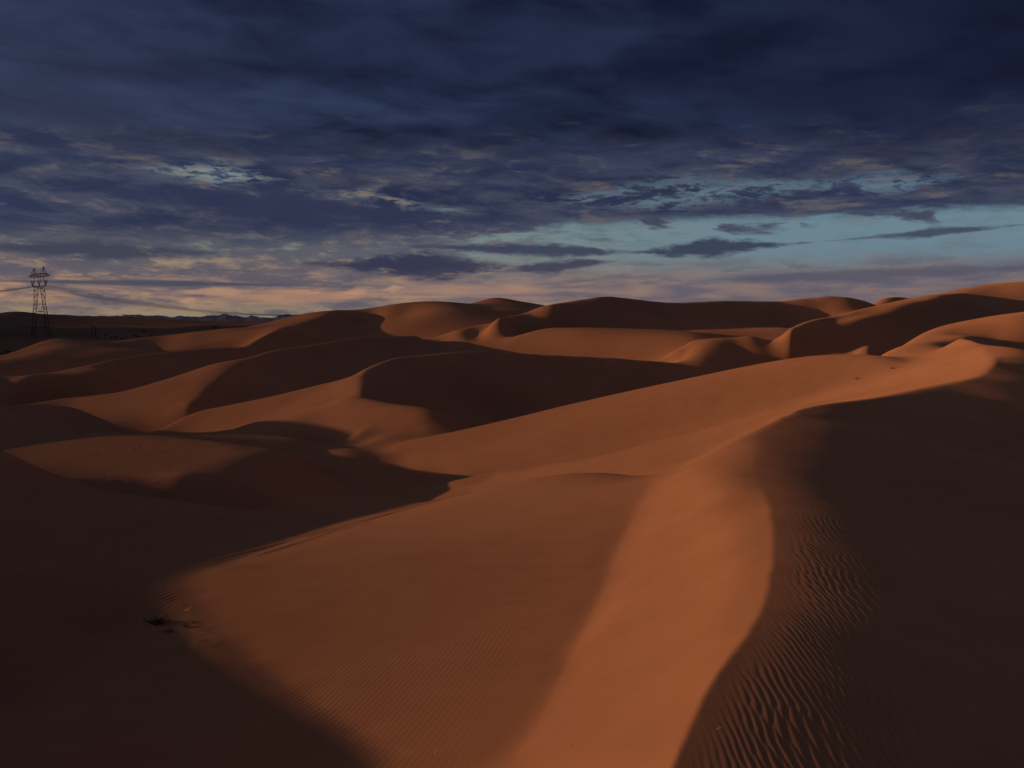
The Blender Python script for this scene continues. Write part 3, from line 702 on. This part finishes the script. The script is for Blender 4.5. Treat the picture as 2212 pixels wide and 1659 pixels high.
# ------------------------------------------------------------------ transmission tower
def build_tower():
    k=.0325; Y=600.0; x0=-309.5; zt=lambda py:(786-(640+py*.12056))*.2695      # zoomed-crop rows -> metres
    gz=float(hs(H,x0,Y)); t=empty('transmission_tower',(x0,Y,gz))
    tag(t,'tall steel lattice power pylon standing on the dark plain, twin peaked top','pylon')
    eh=Vector((.889,.458,0)); ev=Vector((-.458,.889,0)); ey=eh*.935+ev*.355; ex=eh*.355-ev*.935     # along the line, along the crossarm
    def P(c,py,d=0.0,a=0.0):  # c: zoomed column measured along the line axis, d: along the crossarm
        return eh*((c-345)*.0292)+ev*(-d*.9)+Vector((0,0,zt(py)-gz))
    bot=(gz/.2695*-1+786-640)/.12056
    # legs: two lattice columns, four chords each, drawn together towards the top
    out_l=[(150,bot),(200,1030),(228,840),(232,700),(236,490)]; in_l=[(235,bot),(262,1030),(283,850),(300,740),(338,495)]
    for sgn in (1,-1):
        mir=lambda c:345+sgn*(345-c)*-1 if sgn<0 else c
        m=MB(); L=MB()
        chords=[]
        for src in (out_l,in_l):
            for d in (-1,1):
                pts=[P(mir(c),py,d*(3.6-2.2*(bot-py)/(bot-490))) for c,py in src]
                m.path(pts,.34,.24,4); chords.append(pts)
        def at(pts,h):
            for a,b in zip(pts[:-1],pts[1:]):
                if a.z<=h<=b.z: return a.lerp(b,(h-a.z)/(b.z-a.z))
            return pts[-1] if h>pts[-1].z else pts[0]
        zs=[0]; h=0; top=chords[0][-1].z
        while h<top-.5: h+=max(1.5,3.8*(1-h/top*.55)); zs.append(min(h,top))
        pairs=((0,2),(1,3),(0,1),(2,3))
        for q,(za,zb) in enumerate(zip(zs[:-1],zs[1:])):
            for a,b in pairs:
                A,B=(a,b) if q%2 else (b,a)
                L.bar(at(chords[A],za),at(chords[B],zb),.20); L.bar(at(chords[A],zb),at(chords[B],zb),.17)
        g=m.build('leg',M_STEEL,t); L.build('lattice',M_STEEL,g)
    # bracing between the columns, with its plates
    m=MB(); pl=[]
    for py,ca,cb,dots in ((850,283,407,(285,405)),(1003,262,428,(325,365))):
        for d in (-1.8,1.8): m.bar(P(ca,py,d),P(cb,py,d),.26)
        for c in dots: pl.append(MB().ball(P(c,py,1.9),.5))
    for d in (-1.8,1.8):
        m.bar(P(283,850,d),P(330,1003,d),.13); m.bar(P(407,850,d),P(360,1003,d),.13)
        m.bar(P(330,1003,d),P(240,1300,d*1.5),.13); m.bar(P(360,1003,d),P(450,1300,d*1.5),.13)
        m.bar(P(212,1300,d*1.6),P(478,1300,d*1.6),.2)
    b=m.build('brace',M_STEEL,t)
    for q in pl: q.build('gusset_plate',M_STEEL,b)
    # upper masts from the column heads to the crossarm
    m=MB()
    for c in (236,454):
        for d in (-1.2,1.2): m.bar(P(c,490,d),P(c+(345-c)*.25,300,d*3.5),.2)
    for d in (-1.2,1.2):
        m.bar(P(338,495,d),P(320,300,d*3),.2); m.bar(P(352,495,d),P(370,300,d*3),.2)
    m.build('mast',M_STEEL,t)
    # crossarm: long lattice beam seen nearly end-on, tips tapered, with two earth-wire peaks
    zb=zt(300)-gz; zc=zb+1.9; m=MB(); A=[]
    n=12
    def beam(i):
        s=-16+32*i/n; f=1-.72*max(0,(abs(s)-8)/8); return s,f
    rows=[]
    for i in range(n+1):
        s,f=beam(i); rows.append([ex*s+ey*(w*1.7*f)+Vector((0,0,zb+(1.9*f if h else 0))) for h in (0,1) for w in (-1,1)])
    for a,b in zip(rows[:-1],rows[1:]):
        for q in range(4): m.bar(a[q],b[q],.2)
        for q,r in ((0,2),(1,3),(0,1),(2,3)): m.bar(a[q],b[r],.10); m.bar(a[r],b[q],.10)
    for a in rows:
        for q,r in ((0,2),(1,3),(0,1),(2,3)): m.bar(a[q],a[r],.10)
    m.build('crossarm',M_STEEL,t)
    for s,h in ((-7.6,5.0),(7.6,5.3)):
        m=MB(); tip=ex*s+Vector((0,0,zc+h-.9))
        for q in (-1.6,1.6):
            for w in (-1.2,1.2):
                base=ex*(s+q*1.3)+ey*w+Vector((0,0,zc)); m.bar(base,tip,.28)
                for f in (.3,.6): m.bar(base.lerp(tip,f),(ex*(s-q*1.3)+ey*w+Vector((0,0,zc))).lerp(tip,f),.14)
        m.build('earth_wire_peak',M_STEEL,t)
    # V strings of insulators carrying the three phases
    ends=[]
    for s in (-11,0,11):
        foot=ex*s+Vector((0,0,zt(482)-gz)); m=MB()
        for q in (-3.4,3.4):
            top=ex*(s+q)+Vector((0,0,zb)); mid=foot.lerp(top,.62)
            m.bar(mid,top,.10); nd=16
            for a in range(nd):
                p=foot.lerp(mid,a/nd); p2=foot.lerp(mid,(a+.55)/nd); m.bar(p,p2,.52,.34,6); m.bar(p2,foot.lerp(mid,(a+1)/nd),.2)
        m.ball(foot,.45); m.build('insulator',M_INS,t)
        ends.append(Vector((x0,Y,gz))+foot)
    # conductors
    for e in ends:
        m=MB()
        for s0,s1 in ((0,270),(0,-150)):
            pts=[]
            for i in range(41):
                s=s0+(s1-s0)*i/40; a=abs(s); pts.append(e+ey*s+Vector((0,0,-.19*a+.00049*a*a)))
            for off in (-.22,.22): m.path([p+Vector((0,0,off)) for p in pts],.085,n=4)
        o=m.build('power_line',M_WIRE)
        tag(o,'thin dark power cable sagging away from the V shaped insulators of the pylon','cable','cables strung from the pylon')
build_tower()
# ------------------------------------------------------------------ two wooden poles
def build_pole(sx,ytop,label,lean):
    Y=520.0; x=(sx-1250)/2226.6*Y; z1=(786-ytop)/2226.6*Y; z0=float(hs(H,x,Y))
    t=empty('utility_pole',(x,Y,z0)); tag(t,label,'pole','wooden poles on the plain')
    m=MB().path([(0,0,-.6),(lean*.5,0,(z1-z0)*.5),(lean,0,z1-z0)],.42,.30,8); m.build('pole',M_WOOD,t)
    c=MB().bar((lean-.9,0,z1-z0-.9),(lean+.9,0,z1-z0-.9),.16); c.build('cross_bar',M_WOOD,t)
    for q in (-.8,.8): MB().bar((lean+q,0,z1-z0-.82),(lean+q,0,z1-z0-.4),.14,.10,6).build('insulator',M_INS,t)
build_pole(227,793,'taller dark wooden pole nearer the pylon, left one of the two poles',-.15)
build_pole(234.6,795,'slightly shorter dark wooden pole, right one of the two poles',.1)
# ------------------------------------------------------------------ scrub
def shrub_mesh(seed,w,h,nb=16,nl=170,leaf=.07):
    r=random.Random(seed); T=MB(); F=MB()
    for b in range(nb):
        a=r.uniform(0,6.28); sp=r.uniform(.15,1)*w/2; tip=Vector((math.cos(a)*sp,math.sin(a)*sp*.8,h*r.uniform(.45,1)*(1-.45*(sp/(w/2))**2)))
        mid=tip*.5+Vector((r.uniform(-.1,.1)*w,r.uniform(-.1,.1)*w,h*.08)); base=Vector((r.uniform(-.05,.05)*w,r.uniform(-.05,.05)*w,-.04*h))
        T.path([base,mid,tip],.018*max(w,h),.006*max(w,h),4)
        for q in range(nl//nb):
            f=r.uniform(.3,1.05); p=(mid.lerp(tip,(f-.5)*2) if f>.5 else base.lerp(mid,f*2))+Vector((r.gauss(0,.07*w),r.gauss(0,.07*w),r.gauss(0,.05*h)))
            p.z=max(p.z,.01); F.leaf(p,(r.gauss(0,1),r.gauss(0,1),r.uniform(0,1.4)),leaf*r.uniform(.6,1.5),leaf*r.uniform(.25,.5),r)
    return T,F
# foreground shrub in the shadow
x,y,z=spot(384,1526,10); z=onground(x,y)
t=empty('shrub',(x,y,z)); tag(t,'low dark green shrub in the shaded sand beside the lit hollow','shrub')
T,F=shrub_mesh(3,.92,.30,26,520,.055); T.build('branch',M_TWIG,t); F.build('foliage',M_LEAF,t)
def tuft(name,sx,sy,w,h,seed,label,cat,mats,group=None,nb=9,nl=40,flat=False):
    x,y,z=spot(sx,sy,5); z=onground(x,y); t=empty(name,(x,y,z-.005)); tag(t,label,cat,group)
    T,F=shrub_mesh(seed,w,h,nb,nl,.05); T.build('branch',mats[0],t)
    if nl: F.build('foliage',mats[1],t)
    return t
tuft('shrub',412,1546,.34,.10,8,'tiny dark shrub just below and right of the larger shaded shrub','shrub',(M_TWIG,M_LEAF),nb=8,nl=60)
tuft('shrub',455,1532,.42,.12,9,'small flat dark shrub at the very edge of the sunlit ripples','shrub',(M_TWIG,M_LEAF),nb=12,nl=90)
tuft('shrub',474,1524,.16,.08,10,'smallest dark tuft on the sunlit side of the shadow edge','shrub',(M_TWIG,M_LEAF),nb=6,nl=26)
def stick(name,sx,sy,pts,w,label,cat,m):
    x,y,z=spot(sx,sy,5); z=onground(x,y); me=MB()
    for chain in pts: me.path([Vector(p) for p in chain],w,w*.5,5)
    o=me.build(name,m,loc=(x,y,z)); tag(o,label,cat); return o
stick('twig',462,1493,[[(-.16,0,.02),(0,0,.10),(.16,.02,.06),(.34,0,.01)],[(0,0,.10),(.10,.05,.16)],[(-.02,0,.09),(-.03,-.03,.0)]],.018,'bent pale twig lying on the rippled sand above the small shrubs','twig',M_STRAW)
stick('grass_stem',1762,1782,[[(-.07,0,.0),(-.01,0,.03),(.03,.0,.028),(.08,0,.0)]],.006,'thin pale grass stem on the dark rippled sand right of the crest','stem',M_STRAW)
stick('grass_stem',1394,1824,[[(-.05,0,.01),(.03,0,.03),(.07,0,.0)]],.008,'tiny pale grass stem on the smooth bright slope near the bottom','stem',M_STRAW)
stick('grass_stem',1064,1844,[[(-.02,0,.0),(.0,0,.05),(.03,0,.08)]],.010,'short pale grass stem on the fine ripples at the bottom','stem',M_STRAW)
tuft('dead_scrub',2090,929,1.1,.20,15,'dark scrap of dead scrub on the lit slope below the right crest, left one','scrub',(M_TWIG,M_LEAF),nb=10,nl=30)
tuft('dead_scrub',2177,903,.9,.35,16,'dark scrap of dead scrub on the lit slope below the right crest, right one','scrub',(M_TWIG,M_LEAF),nb=10,nl=30)
tuft('dead_scrub',1947,748,1.8,1.2,17,'lone dark bush high on the far dune under the skyline','scrub',(M_TWIG,M_LEAF),nb=10,nl=60)
# bushes on the dark plain: every bush its own object
protos=[]
for q in range(5):
    T,F=shrub_mesh(40+q,1.0,.8,10,150,.17); me=MB(); me.v=F.v; me.f=F.f
    k=len(me.v); me.v=me.v+T.v; me.f=me.f+[tuple(i+k for i in f) for f in T.f]
    o=me.build('desert_bush',M_LEAF); protos.append(o)
used=[False]*5
def bush(x,y,w,h,label,group,q):
    o=protos[q]
    if used[q]: o=o.copy(); COL.objects.link(o)
    used[q]=True
    o.location=(x,y,float(hs(H,x,y))-.05); o.scale=(w,w,h); o.rotation_euler=(0,0,q*1.3+x); tag(o,label,'bush',group)
R=random.Random(5); q=0
for sx,sy,w in ((195,820.5,2.2),(216,824.5,1.6),(224,825,2.0),(236,829,2.0),(245,825,1.8),(258,821.5,2.0),(278,821.5,1.4),(272,826,2.2),(283,826.5,2.4),(295,827,1.6),(303,829,1.8),(310,822.5,1.6),(331,822.5,2.6),(337,824,1.6),(345,823.5,1.4),(323,827,1.4),(353,811,3.4),(345,811,1.8),(366,820.5,2.0),(374,814.5,1.2),(525,803.5,3.6),(155,815.5,2.0),(148,812.5,1.4),(126,823,2.0),(118,820,1.5)):
    x,y,ok=cast(H,[sx*.8848],[sy*.8848],415); x,y=float(x[0]),float(y[0])
    if y<410: x,y=(sx-1250)/2226.6*470,470.
    bush(x,y,w*1.2,w*.75,'dark desert bush on the dim plain beyond the dunes','bushes on the dim plain',q%5); q+=1
for n_ in range(46):
    sx=R.uniform(2,96); sy=R.uniform(836,852)-max(0,(sx-40))*.12; y=R.uniform(395,450); x=(sx-1250)/2226.6*y
    bush(x,y,R.uniform(2.,3.4),R.uniform(1.1,1.8),'black bush in the dense thicket at the left edge below the pylon','bushes of the dense thicket',q%5); q+=1

# ------------------------------------------------------------------ air
def build_haze():
    me=MB(); x0,x1,y0,y1,z0,z1=-21000,21000,-2500,15600,-40,330
    me.v=[(x,y,z) for z in (z0,z1) for y in (y0,y1) for x in (x0,x1)]
    me.f=[(0,2,3,1),(4,5,7,6),(0,1,5,4),(2,6,7,3),(0,4,6,2),(1,3,7,5)]
    m=bpy.data.materials.new('haze'); m.use_nodes=True; nt=m.node_tree; nt.nodes.clear()
    out=nt.nodes.new('ShaderNodeOutputMaterial'); v=nt.nodes.new('ShaderNodeVolumePrincipled'); nt.links.new(v.outputs[0],out.inputs['Volume'])
    v.inputs['Color'].default_value=(.22,.40,1,1); v.inputs['Density'].default_value=HAZE; v.inputs['Anisotropy'].default_value=.0
    o=me.build('haze',m); o['kind']='stuff'
HAZE=1.3e-5
if HAZE: build_haze()
